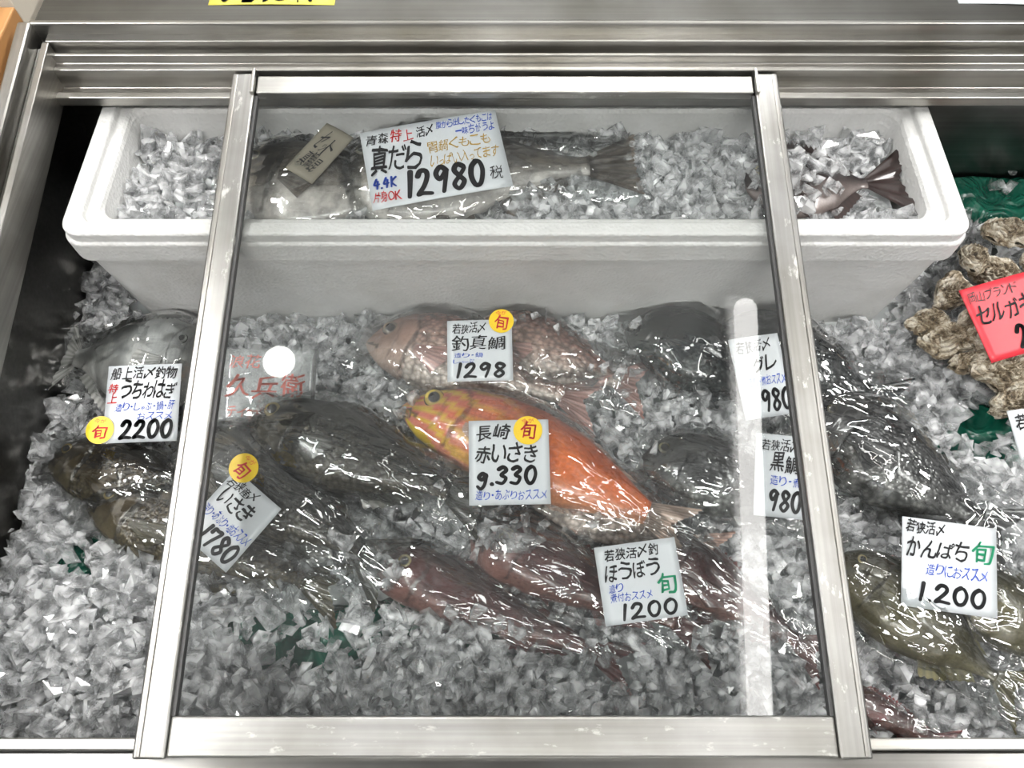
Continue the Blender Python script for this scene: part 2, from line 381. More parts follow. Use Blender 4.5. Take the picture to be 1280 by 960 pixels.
def two(dor,mid,bel,headc=None):
    dor,mid,bel=map(np.array,(dor,mid,bel))
    def f(s,yn,r):
        c=lerp(mid,dor,min(1,max(0,yn*1.3))) if yn>0 else lerp(mid,bel,min(1,-yn*1.4))
        if headc is not None and s<.25: c=lerp(c,np.array(headc),.6)
        return c*(.92+.16*r)
    return f
F_bream=fishmat('skin_bream',150,.2,.25,.15,.9); F_grunt=fishmat('skin_grunt',210,.35,.26,.1,.8); F_dark=fishmat('skin_dark',190,.3,.22,0,.8)
F_silver=fishmat('skin_silver',170,.45,.22,.3,1.); F_orange=fishmat('skin_orange',240,.15,.28); F_gur=fishmat('skin_gurnard',300,.5,.33); F_jack=fishmat('skin_jack',300,.4,.3,.1); F_cod=fishmat('skin_cod',400,.55,.28); F_file=fishmat('skin_file',500,.2,.33)
pink=two((.38,.17,.13),(.60,.41,.34),(.75,.65,.58),(.39,.24,.19))
isaki=two((.018,.017,.012),(.047,.042,.029),(.12,.105,.08))
isaki_o=two((.028,.021,.010),(.068,.050,.024),(.13,.105,.06))
gure=two((.006,.010,.011),(.016,.022,.023),(.07,.078,.075))
kuro0=two((.025,.025,.027),(.12,.12,.12),(.38,.38,.36),(.07,.07,.07))
def kuro(s,yn,r):
    return kuro0(s,yn,r)*(.78+.30*math.sin(s*38))
jack0=two((.034,.031,.011),(.080,.068,.026),(.19,.17,.10))
gur0=two((.045,.005,.004),(.10,.013,.010),(.24,.11,.09))
filef=two((.34,.35,.345),(.48,.49,.48),(.56,.56,.54))
cod0=two((.065,.055,.042),(.19,.16,.125),(.66,.62,.58))
def codf(s,yn,r):
    c=cod0(s,yn,r); k=noise.noise(Vector((s*16,yn*3.5,2.2)))
    return c*(1.0 if k<.02 or yn<-.35 else .5)
def orange(s,yn,r):
    base=np.array((.78,.18,.025)); 
    if yn>.3: base=lerp(base,np.array((.66,.14,.05)),min(1,(yn-.3)*1.5))
    if yn<-.2: base=lerp(base,np.array((.80,.34,.17)),min(1,(-.2-yn)*1.3))
    if s<.5:
        st=math.sin(yn*15+s*26+math.sin(s*30)*.8); w=max(0,1-s/.5)
        if st>.25: base=lerp(base,np.array((.74,.53,.05)),min(1,w*1.4))
        else: base=lerp(base,np.array((.70,.21,.22)),w*.75)
    return base*(.94+.12*r)
palep=two((.55,.26,.19),(.70,.50,.42),(.82,.70,.63))
tunad=two((.02,.016,.017),(.045,.035,.034),(.16,.13,.12))
zb=.042
fish('filefish','file',(266,462),(78,446),100,zb+.012,filef,F_file,flip=-1,fincol=(.4,.4,.38),eye=(.35,.38,.36),eye_r=.035,scl=.0,fork=.1,tailf=.1)
fish('grunt','grunt',(62,572),(330,650),88,zb-.006,isaki_o,F_grunt,fincol=(.08,.06,.03),eye=(.4,.3,.1))
fish('grunt','grunt',(110,625),(440,745),100,zb-.004,isaki_o,F_grunt,fincol=(.07,.06,.03),eye=(.4,.3,.1))
fish('grunt','grunt',(232,550),(500,720),118,zb+.006,isaki,F_grunt,fincol=(.05,.05,.04),eye=(.4,.3,.1))
fish('grunt','grunt',(312,524),(615,632),104,zb+.022,isaki,F_grunt,fincol=(.05,.05,.04),eye=(.38,.30,.12),eye_r=.034)
fish('red_sea_bream','bream',(575,425),(815,485),96,zb+.0,pink,F_bream,fincol=(.42,.25,.22),dors=.6)
fish('red_sea_bream','bream',(458,428),(755,508),98,zb+.012,pink,F_bream,fincol=(.42,.25,.22),eye=(.25,.2,.15),eye_r=.034,dors=.6,bend=.05)
fish('pink_snapper','full',(640,590),(910,700),88,zb-.000,palep,F_bream,fincol=(.5,.33,.27))
fish('orange_striped_grunt','full',(503,508),(868,668),108,zb+.020,orange,F_orange,fincol=(.55,.40,.32),eye=(.65,.5,.1),eye_r=.034,scl=.35,bend=.09,dors=.4,tailf=.15,tw=.28)
fish('gurnard','gurnard',(462,700),(800,838),84,zb-.008,gur0,F_gur,fincol=(.10,.016,.013),pect=.36,scl=.5)
fish('gurnard','gurnard',(590,672),(900,800),92,zb-.002,gur0,F_gur,fincol=(.09,.016,.013),pect=.36,scl=.5)
fish('gurnard','gurnard',(800,680),(1040,830),90,zb-.004,gur0,F_gur,fincol=(.09,.016,.013),pect=.36,scl=.5)
fish('opaleye','bream',(782,412),(1010,500),96,zb,gure,F_dark,fincol=(.02,.025,.028),eye=(.05,.06,.07),dors=.6)
fish('opaleye','bream',(890,418),(1135,512),100,zb+.012,gure,F_dark,fincol=(.02,.025,.028),eye=(.05,.06,.07),dors=.6)
fish('black_sea_bream','bream',(802,572),(1040,650),94,zb+.004,kuro,F_silver,fincol=(.07,.07,.07),eye=(.22,.2,.12),eye_r=.036,dors=.6)
fish('black_sea_bream','bream',(1000,520),(1275,680),116,zb+.014,kuro,F_silver,fincol=(.06,.06,.06),eye=(.2,.18,.1),dors=.6)
fish('amberjack','jack',(1168,720),(1400,850),100,zb-.002,jack0,F_jack,fincol=(.12,.1,.03),scl=.4)
fish('amberjack','jack',(1040,700),(1290,880),112,zb+.010,jack0,F_jack,fincol=(.10,.09,.03),scl=.4)
fish('gurnard','gurnard',(1040,870),(1200,935),55,zb-.005,gur0,F_gur,fincol=(.2,.03,.03),scl=.5)
BZI=.165
fish('pacific_cod','cod',(290,220),(600,252),104,BZI+.008,codf,F_cod,fincol=(.12,.1,.08),eye=(.35,.32,.22),eye_r=.03,scl=.0,fork=.1,thick=.2)
fish('pacific_cod','cod',(420,222),(800,205),116,BZI+.010,codf,F_cod,fincol=(.12,.1,.08),eye=(.3,.28,.2),scl=.0,fork=.1,thick=.2)
fish('yellowtail','jack',(930,232),(1140,228),84,BZI+.015,tunad,F_jack,fincol=(.026,.014,.012),scl=.2,wrap=False,tailf=.27,fork=.25,thick=.13,tw=.50)
# --------------------------------------------------- surface lookup
def fish_at(x,y,shr=1.0,flist=None):
    top=np.full(x.shape,-9.); inside=np.zeros(x.shape,bool)
    for r in (flist or FISH):
        dx=x-r['H'].x; dy=y-r['H'].y; ca,sa=math.cos(r['ang']),math.sin(r['ang'])
        lx=dx*ca+dy*sa; ly=(-dx*sa+dy*ca)*r['flip']
        s=lx/r['Lb']; sc=np.clip(s,0,1); ly=ly-r['cy'](sc)
        R=np.where(ly>0,r['fu'](sc),r['fd'](sc))*shr+1e-6
        ins=(s>0.01)&(s<1.0)&(np.abs(ly)<R)
        tail=(s>=1.0)&(s<r['Lt']/r['Lb'])&(np.abs(ly)<r['D']*(.1+(r['tw']-.1)*(s-1)/(r['Lt']/r['Lb']-1)))
        h=r['z']+r['ft'](sc)*np.sqrt(np.clip(1-(ly/R)**2,0,1))
        top=np.where(ins,np.maximum(top,h),top); inside|=ins|tail
    return inside,top
# ------------------------------------------------------------ ice
templ=[]
for k in range(26):
    bm=bmesh.new()
    ax=rng.uniform(.75,1.3); ay=rng.uniform(.55,.9); az=rng.uniform(.35,.7)
    for sx in(-1,1):
        for sy in(-1,1):
            for sz in(-1,1):
                if rng.random()<.12: continue
                bm.verts.new((ax*(sx*.5+rng.uniform(-.3,.3)),ay*(sy*.5+rng.uniform(-.3,.3)),az*(sz*.5+rng.uniform(-.3,.3))))
    for q in range(2): bm.verts.new((ax*rng.uniform(-.7,.7),ay*rng.uniform(-.7,.7),az*rng.uniform(-.7,.7)))
    rr=bmesh.ops.convex_hull(bm,input=bm.verts)
    bmesh.ops.delete(bm,geom=[e for e in rr['geom_interior'] if isinstance(e,bmesh.types.BMVert)],context='VERTS')
    bmesh.ops.recalc_face_normals(bm,faces=bm.faces)
    bm.verts.index_update(); templ.append((np.array([v.co[:] for v in bm.verts]),np.array([[v.index for v in f.verts] for f in bm.faces]))); bm.free()
def rotm(n):
    q=rng.normal(size=(n,4)); q/=np.linalg.norm(q,axis=1)[:,None]; w,x,y,z=q.T
    return np.stack([1-2*(y*y+z*z),2*(x*y-z*w),2*(x*z+y*w),2*(x*y+z*w),1-2*(x*x+z*z),2*(y*z-x*w),2*(x*z-y*w),2*(y*z+x*w),1-2*(x*x+y*y)],1).reshape(n,3,3)
def chunks(name,groups):
    Vs=[];Ts=[];Ms=[];off=0
    for gi,(pos,size) in enumerate(groups):
        n=len(pos); kind=rng.integers(0,len(templ),n); R=rotm(n)
        for k,(tv,tf) in enumerate(templ):
            idx=np.where(kind==k)[0]
            if len(idx)==0: continue
            v=np.einsum('nij,vj->nvi',R[idx],tv)*size[idx][:,None,None]+pos[idx][:,None,:]
            f=tf[None]+ (np.arange(len(idx))*len(tv))[:,None,None]+off
            Vs.append(v.reshape(-1,3)); Ts.append(f.reshape(-1,3)); Ms.append(np.full(len(idx)*len(tf),gi,np.int32)); off+=len(idx)*len(tv)
    Vv=np.concatenate(Vs).astype(np.float32); T=np.concatenate(Ts).astype(np.int32)
    me=bpy.data.meshes.new(name); me.vertices.add(len(Vv)); me.vertices.foreach_set('co',Vv.ravel())
    me.loops.add(len(T)*3); me.loops.foreach_set('vertex_index',T.ravel()); me.polygons.add(len(T))
    me.polygons.foreach_set('loop_start',np.arange(0,len(T)*3,3,dtype=np.int32)); me.polygons.foreach_set('loop_total',np.full(len(T),3,np.int32))
    me.materials.append(M_ice); me.materials.append(M_ice2)
    me.polygons.foreach_set('material_index',np.concatenate(Ms))
    me.update(calc_edges=True); me.polygons.foreach_set('use_smooth',np.zeros(len(T),bool)); me.update()
    print(name,len(Vv))
    return link(bpy.data.objects.new(name,me))
def jgrid(x0,x1,y0,y1,sp):
    gx,gy=np.meshgrid(np.arange(x0,x1,sp),np.arange(y0,y1,sp)); x=gx.ravel(); y=gy.ravel()
    return x+rng.uniform(-.5,.5,x.shape)*sp, y+rng.uniform(-.5,.5,x.shape)*sp
def patch(lst,z):
    out=[]
    for u,v,ru,rv,pr in lst:
        c=P(u,v,z); e=P(u+ru,v,z); t=P(u,v-rv,z); out.append((c.x,c.y,e.x-c.x,t.y-c.y,pr))
    return out
def pval(pl,x,y):
    m=np.zeros(x.shape)
    for cx,cy_,rx,ry,pr in pl:
        q=((x-cx)/rx)**2+((y-cy_)/ry)**2; m=np.maximum(m,pr*(q<1))
    return m
green=patch([(105,692,38,30,.5),(375,795,85,40,.58),(1245,545,60,40,.7),(650,800,70,25,.35),(495,772,40,26,.5),(1240,240,80,60,.95)],.03)
over=patch([(610,660,72,38,.9),(545,640,40,30,.8),(480,505,40,22,.8),(775,490,55,45,.85),(725,410,90,12,.6),(450,700,60,40,.8),(570,790,90,28,.7),(905,525,60,24,.8),(1075,640,45,36,.8),(790,800,60,26,.6),(870,810,80,30,.6),(780,545,45,30,.7),(1150,530,30,30,.4),(1180,860,80,22,.6),(1040,600,30,40,.4),(250,760,60,25,.7),(740,650,20,20,.3),(400,405,60,20,.8),(700,825,70,22,.7)],.06)
clear=([],[]); frost=([],[])
for layer,(sp,dz,smin,smax) in enumerate([(.0135,.005,.010,.026),(.0145,-.009,.014,.024),(.0135,.011,.005,.016)]):
    x,y=jgrid(-.548,1.05,.036,.75,sp)
    inbox=(x>BX0-.002)&(x<BX1+.002)&(y>BY0+.003)
    ins,top=fish_at(x,y,.90)
    pv=pval(over,x,y); gv=pval(green,x,y); r=rng.random(x.shape)
    keep=~inbox&(~ins|((r<pv)&(layer!=1)))
    keep&=(r>gv*(1.4 if layer==1 else 1))|(pv>0)
    if layer==2: keep&=(rng.random(x.shape)<.65)
    x,y,ins,top=x[keep],y[keep],ins[keep],top[keep]
    z=bedz(x,y)+dz+rng.uniform(-.004,.005,x.shape)
    z=np.where(ins&(top>0),np.maximum(z,top+.004+.003*layer),z)
    sz=smin+(smax-smin)*rng.random(x.shape)**1.3
    sz=np.where(ins,np.minimum(sz,.018),sz)
    tgt=frost if layer==1 else clear
    tgt[0].append(np.stack([x,y,z],1)); tgt[1].append(sz)
chunks('crushed_ice',[(np.concatenate(clear[0]),np.concatenate(clear[1])),(np.concatenate(frost[0]),np.concatenate(frost[1]))])
clear=([],[]); frost=([],[])
boxover=patch([(230,200,48,80,1),(850,180,80,90,1),(950,200,110,90,1),(1040,200,60,90,1),(810,140,90,14,1)],BZI)
for layer,(sp,dz) in enumerate([(.0115,.006),(.0125,-.004)]):
    x,y=jgrid(BX0+.045,BX1-.045,BY0+.045,BY1-.043,sp)
    ins,top=fish_at(x,y,.92,FISH[-3:]); pv=pval(boxover,x,y)
    keep=~ins|((pv>0)&(rng.random(x.shape)<.9)&(layer==0)&(x<.385)); x,y,ins,top=x[keep],y[keep],ins[keep],top[keep]
    z=BZI+dz+.005*wob(x,y,25,.8)+rng.uniform(-.003,.004,x.shape)
    z=np.where(ins&(top>0),np.maximum(z,np.minimum(top+.003,.198)),z)
    tgt=frost if layer==1 else clear
    tgt[0].append(np.stack([x,y,z],1)); tgt[1].append(rng.uniform(.008,.020,x.shape))
chunks('crushed_ice',[(np.concatenate(clear[0]),np.concatenate(clear[1])),(np.concatenate(frost[0]),np.concatenate(frost[1]))])
def hf(name,x0,x1,y0,y1,nx,ny,fz,mat):
    V=[(lerp(x0,x1,i/nx),lerp(y0,y1,j/ny)) for i in range(nx+1) for j in range(ny+1)]
    V=[(x,y,float(fz(x,y))) for x,y in V]
    return mesh(name,V,[(i*(ny+1)+j,(i+1)*(ny+1)+j,(i+1)*(ny+1)+j+1,i*(ny+1)+j+1) for i in range(nx) for j in range(ny)],mat,None,True)
hf('packed_ice_bed',-.554,1.1,.026,.75,90,50,lambda x,y:bedz(x,y)-.022+.002*noise.noise(Vector((x*60,y*60,0))),M_bed)
hf('packed_ice_bed',BX0+.045,BX1-.045,BY0+.045,BY1-.045,40,10,lambda x,y:BZI-.012,M_bed)
for cx,cy_,rx,ry,pr in green:
    V=[(cx,cy_,float(bedz(cx,cy_))-.004)];Fs=[];nr,nq=8,36
    for r in range(1,nr+1):
        for q in range(nq):
            a=2*math.pi*q/nq; k=r/nr*(1.15+.25*noise.noise(Vector((math.cos(a)*1.5+cx*9,math.sin(a)*1.5,cy_*7))))
            x=cx+rx*k*math.cos(a); y=min(cy_+ry*k*math.sin(a),.748); V.append((x,y,float(bedz(x,y))-.006+.006*noise.noise(Vector((x*40,y*40,3)))-.012*(r/nr)**4))
    for q in range(nq): Fs.append((0,1+q,1+(q+1)%nq))
    for r in range(nr-1):
        for q in range(nq): Fs.append((1+r*nq+q,1+(r+1)*nq+q,1+(r+1)*nq+(q+1)%nq,1+r*nq+(q+1)%nq))
    mesh('green_plastic_sheet',V,Fs,M_greenp,None,True)
# ------------------------------------------------------------ oysters
m,nt,out=newmat('oyster_shell'); p=N(nt,'ShaderNodeBsdfPrincipled',Roughness=.35)
nz=N(nt,'ShaderNodeTexNoise',Scale=70.0,Detail=7.0,Roughness=.7,Distortion=1.0); L(nt,coords(nt),nz.inputs[0])
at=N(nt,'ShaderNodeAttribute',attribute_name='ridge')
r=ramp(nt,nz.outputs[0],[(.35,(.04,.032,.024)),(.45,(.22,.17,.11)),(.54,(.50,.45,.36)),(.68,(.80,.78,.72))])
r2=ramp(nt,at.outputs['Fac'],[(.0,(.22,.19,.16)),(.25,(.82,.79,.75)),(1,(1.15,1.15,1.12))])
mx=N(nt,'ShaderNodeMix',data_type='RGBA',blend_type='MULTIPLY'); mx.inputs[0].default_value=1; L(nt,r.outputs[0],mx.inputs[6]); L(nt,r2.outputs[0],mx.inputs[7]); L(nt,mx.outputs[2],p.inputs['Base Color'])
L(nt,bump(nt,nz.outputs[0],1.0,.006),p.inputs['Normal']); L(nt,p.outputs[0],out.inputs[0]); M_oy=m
def oyster(u,v,z,size,ang):
    V=[];Fs=[];Rg=[];nr,nq=40,54; sd=random.random()*99; w=random.uniform(.55,.75)
    for side in (1,-1):
        for r in range(nr+1):
            t=r/nr
            for q in range(nq):
                a=2*math.pi*q/nq; e=1+.30*noise.noise(Vector((math.cos(a)*2.2+sd,math.sin(a)*2.2,t*.6)))
                x=size*t*e*math.cos(a); y=size*w*t*e*math.sin(a)*(1+.28*math.cos(a))
                rg=(t*5+noise.noise(Vector((math.cos(a)*2,math.sin(a)*2,sd)))*1.8)%1.0
                h=size*.45*(1-t**2.2)*(1 if side>0 else .5)
                h+=size*.13*rg*(t>.1)+size*.10*noise.noise(Vector((x*90,y*90,sd)))
                if t>=1: h=size*.06*math.sin(a*6+sd)
                V.append((x,y,h*side)); Rg.append(rg)
    for sdx in (0,1):
        o=sdx*(nr+1)*nq
        for r in range(nr):
            for q in range(nq):
                f=(o+r*nq+q,o+(r+1)*nq+q,o+(r+1)*nq+(q+1)%nq,o+r*nq+(q+1)%nq); Fs.append(f if sdx==0 else f[::-1])
    o=mesh('oyster',V,Fs,M_oy); o.location=P(u,v,z); o.rotation_euler=(random.uniform(-.4,.4),random.uniform(-.4,.4),ang)
    ra=o.data.attributes.new('ridge','FLOAT','POINT'); ra.data.foreach_set('value',np.array(Rg,np.float32))
for (u,v,z,s,a) in [(1262,292,.09,.034,1.9),(1218,325,.085,.032,1.2),(1190,368,.08,.031,.7),(1160,405,.07,.030,.4),(1250,345,.085,.032,2.4),(1185,425,.075,.031,2.9),(1225,400,.085,.034,.3),(1268,400,.085,.032,1.7),(1215,455,.075,.030,.1),(1255,465,.085,.044,-.2),(1290,440,.08,.034,.9),(1270,500,.075,.032,.4),(1300,330,.09,.034,.9),(1310,490,.08,.04,2),(1235,430,.09,.028,2.2)]:
    oyster(u,v,z,s,a)
# ------------------------------------------------------------ price cards
DIG={'0':[[(.5,1),(.2,.8),(.12,.4),(.38,.02),(.72,.1),(.88,.55),(.72,.92),(.45,1)]],
'1':[[(.62,1),(.52,.5),(.42,0)]],
'2':[[(.12,.75),(.32,.97),(.66,.95),(.74,.7),(.45,.35),(.08,.04),(.38,.08),(.95,.03)]],
'3':[[(.15,.88),(.5,1),(.78,.8),(.38,.55),(.78,.35),(.55,.03),(.08,.1)]],
'4':[[(.45,1),(.1,.42),(.92,.45)],[(.68,.75),(.56,0)]],
'7':[[(.1,.72),(.15,.95),(.5,.93),(.88,.95),(.6,.4),(.48,0)]],
'8':[[(.78,.86),(.42,1),(.2,.78),(.5,.52),(.82,.25),(.45,0),(.14,.22),(.5,.52),(.84,.78),(.74,.9)]],
'9':[[(.8,.84),(.45,1),(.15,.75),(.4,.52),(.8,.8),(.74,.4),(.6,0)]],
'g':[[(.75,.50),(.4,.62),(.15,.42),(.45,.26),(.75,.55),(.68,.0),(.4,-.25),(.1,-.1)]],
'.':[[(.45,.02),(.5,.0),(.5,.05)]],
'K':[[(.2,1),(.16,0)],[(.85,.95),(.2,.5),(.85,0)]]}
def strokes(txt,mat,x0,y0,x1,y1,parent,name):
    cells=[.35 if ch=='.' else (.6 if ch=='1' else 1) for ch in txt]; tot=sum(cells); V=[];Fs=[]; cx=x0
    h=y1-y0
    for ch,cw in zip(txt,cells):
        w=(x1-x0)*cw/tot; rad0=min(h*.115,(x1-x0)/tot*.15)
        for st in DIG[ch]:
            pts=[Vector((cx+w*(.06+.88*a)+h*.10*b+random.uniform(-1,1)*h*.015,y0+h*b+random.uniform(-1,1)*h*.02)) for a,b in st]
            q=[pts[0]]+pts+[pts[-1]]; sm=[]
            for i in range(1,len(q)-2):
                for k in range(8):
                    t=k/8; p0,p1,p2,p3=q[i-1:i+3]
                    sm.append(.5*((2*p1)+(p2-p0)*t+(2*p0-5*p1+4*p2-p3)*t*t+(3*p1-p0-3*p2+p3)*t**3))
            sm.append(pts[-1]); m_=len(sm)
            for i,p in enumerate(sm):
                r=rad0*(1.15-.35*i/m_); o=len(V)
                for k in range(10): V.append((p.x+r*math.cos(k*.6283),p.y+r*math.sin(k*.6283)*.9,.0006))
                Fs.append(tuple(range(o,o+10)))
                if i:
                    d=(p-sm[i-1]); 
                    if d.length>1e-7:
                        nn=Vector((-d.y,d.x)).normalized()*r; a=sm[i-1]; o=len(V)
                        V+= [(a.x+nn.x,a.y+nn.y,.0006),(a.x-nn.x,a.y-nn.y,.0006),(p.x-nn.x,p.y-nn.y,.0006),(p.x+nn.x,p.y+nn.y,.0006)]; Fs.append((o,o+1,o+2,o+3))
        cx+=w
    return mesh(name,V,Fs,mat,parent)
# hand lettering built from single glyph meshes, each slanted, wobbled and spaced by hand
_glyph={}
def glyph(ch):
    if ch in _glyph: return _glyph[ch]
    cu=bpy.data.curves.new('glyph_tmp','FONT'); cu.body=ch; cu.resolution_u=3
    o=bpy.data.objects.new('glyph_tmp',cu); col.objects.link(o); bpy.context.view_layer.update()
    me=bpy.data.meshes.new_from_object(o.evaluated_get(bpy.context.evaluated_depsgraph_get()))
    vs=[(v.co.x,v.co.y) for v in me.vertices]; fs=[tuple(p.vertices) for p in me.polygons]
    bpy.data.objects.remove(o); bpy.data.curves.remove(cu); bpy.data.meshes.remove(me)
    if vs:
        x0=min(v[0] for v in vs); x1=max(v[0] for v in vs); y0=min(v[1] for v in vs); y1=max(v[1] for v in vs)
        _glyph[ch]=(vs,fs,x0,x1,y0,y1)
    else: _glyph[ch]=None
    return _glyph[ch]
SMALL='ゃゅょっャッュョ・'
def lettering(txt,mat,x0,y0,x1,y1,bold,parent,name,z=.0006):
    n=sum(.6 if c in SMALL+' ' else 1 for c in txt); cw=(x1-x0)/n; H=y1-y0; cx=x0; V=[];Fs=[]
    reps=[(0,0)]+([(.02,0)] if bold>.012 else [])+([(.01,.02)] if bold>.017 else [])
    amp=.055
    for ch in txt:
        w=cw*(.6 if ch in SMALL+' ' else 1); g=glyph(ch) if ch!=' ' else None
        if g:
            vs,fs,gx0,gx1,gy0,gy1=g; em=.95
            if ch in SMALL: hh=H*.5; yb=y0+(H*.25 if ch=='・' else 0)
            else: hh=H*random.uniform(.86,1.08); yb=y0+H*random.uniform(-.05,.06)
            gw=max(gx1-gx0,.35); gh=max(gy1-gy0,.55)
            ww=w*random.uniform(.84,.98); rot=random.uniform(-.10,.10); sh=random.uniform(.05,.22); sd=random.random()*40
            for rx,ry in reps:
                o=len(V)
                for (a,b) in vs:
                    u=(a-(gx0+gx1)/2)/gw; t=(b-(gy0+gy1)/2)/gh
                    u+=amp*noise.noise(Vector((u*2.2+sd,t*2.2,1.)))*1.6+rx*1.6; t+=amp*noise.noise(Vector((u*2.2,t*2.2+sd,5.)))*1.6+ry*1.6
                    X=u*ww+t*hh*sh; Y=t*hh
                    V.append((cx+w/2+X*math.cos(rot)-Y*math.sin(rot),yb+hh/2+X*math.sin(rot)+Y*math.cos(rot),z))
                Fs+=[tuple(i+o for i in f) for f in fs]
        cx+=w
    if V: return mesh(name,V,Fs,mat,parent)
def card(name,c4,z,items,mat=M_card,k=.25,seals=()):
    uc=sum(c[0] for c in c4)/4; vc=sum(c[1] for c in c4)/4; y0=P(uc,vc,z).y
    q=[P(u,v,z,k,y0) for u,v in c4]; TL,TR,BR,BL=q
    O=(TL+TR+BR+BL)/4; X=((TR-TL)+(BR-BL)); w=X.length/2; X.normalize()
    Y=((TL-BL)+(TR-BR)); Nn=X.cross(Y).normalized(); Y=Nn.cross(X); 
    h=((TL-BL).dot(Y)+(TR-BR).dot(Y))/2
    root=empty(name); root.matrix_world=Matrix((( X.x,Y.x,Nn.x,O.x),(X.y,Y.y,Nn.y,O.y),(X.z,Y.z,Nn.z,O.z),(0,0,0,1)))
    V=[];nx,ny=10,10
    for i in range(nx+1):
        for j in range(ny+1):
            x=(i/nx-.5)*w; y=(j/ny-.5)*h; V.append((x,y,-.0012*(2*x/w)**2))
    cd=mesh('sheet',V,[(i*(ny+1)+j,(i+1)*(ny+1)+j,(i+1)*(ny+1)+j+1,i*(ny+1)+j+1) for i in range(nx) for j in range(ny)],mat,root,True)
    so=cd.modifiers.new('s','SOLIDIFY'); so.thickness=.0007; so.offset=-1
    for k_,(txt,m_,x0,y0_,x1,y1,bold,shear) in enumerate(items):
        f=strokes if all(ch in DIG for ch in txt) else None
        a=((x0-.5)*w,(.5-y1)*h,(x1-.5)*w,(.5-y0_)*h)
        if f: strokes(txt,m_,*a,root,'writing_%d'%(k_+1))
        else: lettering(txt,m_,*a,bold,root,'writing_%d'%(k_+1))
    for (sx,sy,r) in seals:
        V=[(0,0,.0005)]+[(r*math.cos(2*math.pi*i/32),r*math.sin(2*math.pi*i/32),.0005) for i in range(32)]
        so=mesh('seal',V,[(0,1+i,1+(i+1)%32) for i in range(32)],M_yellow,root); so.location=((sx-.5)*w,(.5-sy)*h,.0006)
        cx=(sx-.5)*w; cy_=(.5-sy)*h
        lettering('旬',M_red,cx-.6*r,cy_-.72*r,cx+.6*r,cy_+.45*r,.02,root,'seal_mark',.0016)
        lettering('今が',M_red,cx-.45*r,cy_+.48*r,cx+.45*r,cy_+.86*r,.0,root,'seal_mark',.0016)
    return root
B,R_,U,G,O_=M_black,M_red,M_blue,M_green,M_gold
card('price_card',[(447,166),(622,136),(638,232),(468,262)],.218,[
 ('青森',B,.03,.05,.20,.20,.015,.2),('特上',R_,.21,.05,.38,.21,.015,.1),('活〆',B,.40,.04,.53,.20,.015,.1),('腹から出したくもこは',U,.55,.03,.97,.13,.01,.1),('一味ちがうよ',U,.68,.15,.97,.26,.01,.1),
 ('真だら',B,.04,.24,.42,.58,.03,.15),('胃鍋くもこも',O_,.46,.28,.92,.42,.01,.1),('いっぱい入ってます',O_,.46,.46,.96,.60,.01,.1),('4.4K',U,.03,.64,.20,.76,.015,.1),('片身OK',R_,.02,.80,.22,.93,.015,.1),('12980',B,.24,.62,.82,.93,.03,.2),('税',B,.85,.74,.96,.90,.01,.0)],k=.15)
card('price_card',[(428,150),(436,182),(396,218),(335,212)],.210,[('セット',B,.2,.15,.8,.5,.0,.0),('真鯛昆',B,.2,.55,.8,.85,.0,.0)],M_oldcard,k=.1)
card('price_card',[(134,457),(225,455),(222,550),(128,555)],.098,[
 ('船上活〆釣物',B,.05,.04,.95,.19,.02,.1),('特',R_,.03,.22,.17,.36,.02,0),('上',R_,.03,.36,.17,.50,.02,0),('うちわはぎ',B,.20,.22,.95,.45,.02,.05),('造り・しゃぶ・鍋・肝',U,.15,.49,.95,.60,.01,.1),('おススメ',U,.45,.62,.93,.72,.01,.1),('2200',B,.22,.73,.94,.95,.035,.2)],seals=[(-.03,.83,.0155)])
card('price_card',[(296,588),(352,637),(281,715),(222,662)],.100,[
 ('若狭産〆',B,.05,.05,.6,.2,.015,.1),('いさき',B,.08,.22,.72,.45,.02,.1),('造り・あぶり・塩おススメ',U,.03,.50,.97,.64,.01,.1),('1780',B,.25,.68,.95,.93,.035,.2)],seals=[(.10,-.08,.0155)])
card('price_card',[(558,401),(640,399),(641,475),(560,477)],.098,[
 ('若狭活〆',B,.08,.05,.60,.22,.015,.1),('釣真鯛',B,.06,.26,.90,.50,.015,.05),('造り・鍋',U,.10,.54,.55,.62,.01,.1),('しゃぶ',U,.08,.64,.42,.71,.01,.1),('1298',B,.10,.72,.90,.94,.035,.1)],seals=[(.84,.03,.0145)])
card('price_card',[(586,526),(688,524),(686,630),(586,632)],.104,[
 ('長崎',B,.08,.05,.52,.24,.018,.1),('赤いさき',B,.08,.29,.86,.50,.018,.05),('g.330',B,.08,.56,.84,.76,.03,.15),('造り・あぶりおススメ',U,.08,.83,.96,.94,.012,.1)],seals=[(.74,.13,.0155)])
card('price_card',[(735,685),(842,672),(862,768),(765,783)],.092,[
 ('若狭活〆釣',B,.10,.05,.78,.20,.018,.1),('ほうぼう',B,.07,.23,.76,.46,.018,.05),('造り',U,.10,.50,.28,.60,.01,.1),('煮付おススメ',U,.10,.62,.62,.72,.01,.1),('旬',G,.68,.42,.92,.70,.02,0),('1200',B,.18,.77,.90,.95,.04,.1)])
card('price_card',[(915,425),(978,414),(990,518),(928,525)],.092,[
 ('若狭活〆',B,.1,.05,.8,.2,.015,.1),('グレ',B,.35,.26,.85,.46,.02,.1),('造り・煮おススメ',U,.2,.5,.95,.62,.01,.1),('980',B,.35,.68,.95,.93,.035,.1)])
card('price_card',[(942,542),(1006,545),(1004,652),(946,642)],.092,[
 ('若狭活〆',B,.1,.05,.9,.2,.015,.1),('黒鯛',B,.3,.24,.9,.46,.02,.1),('造り・煮',U,.3,.5,.95,.62,.01,.1),('980',B,.25,.68,.95,.92,.035,.1)])
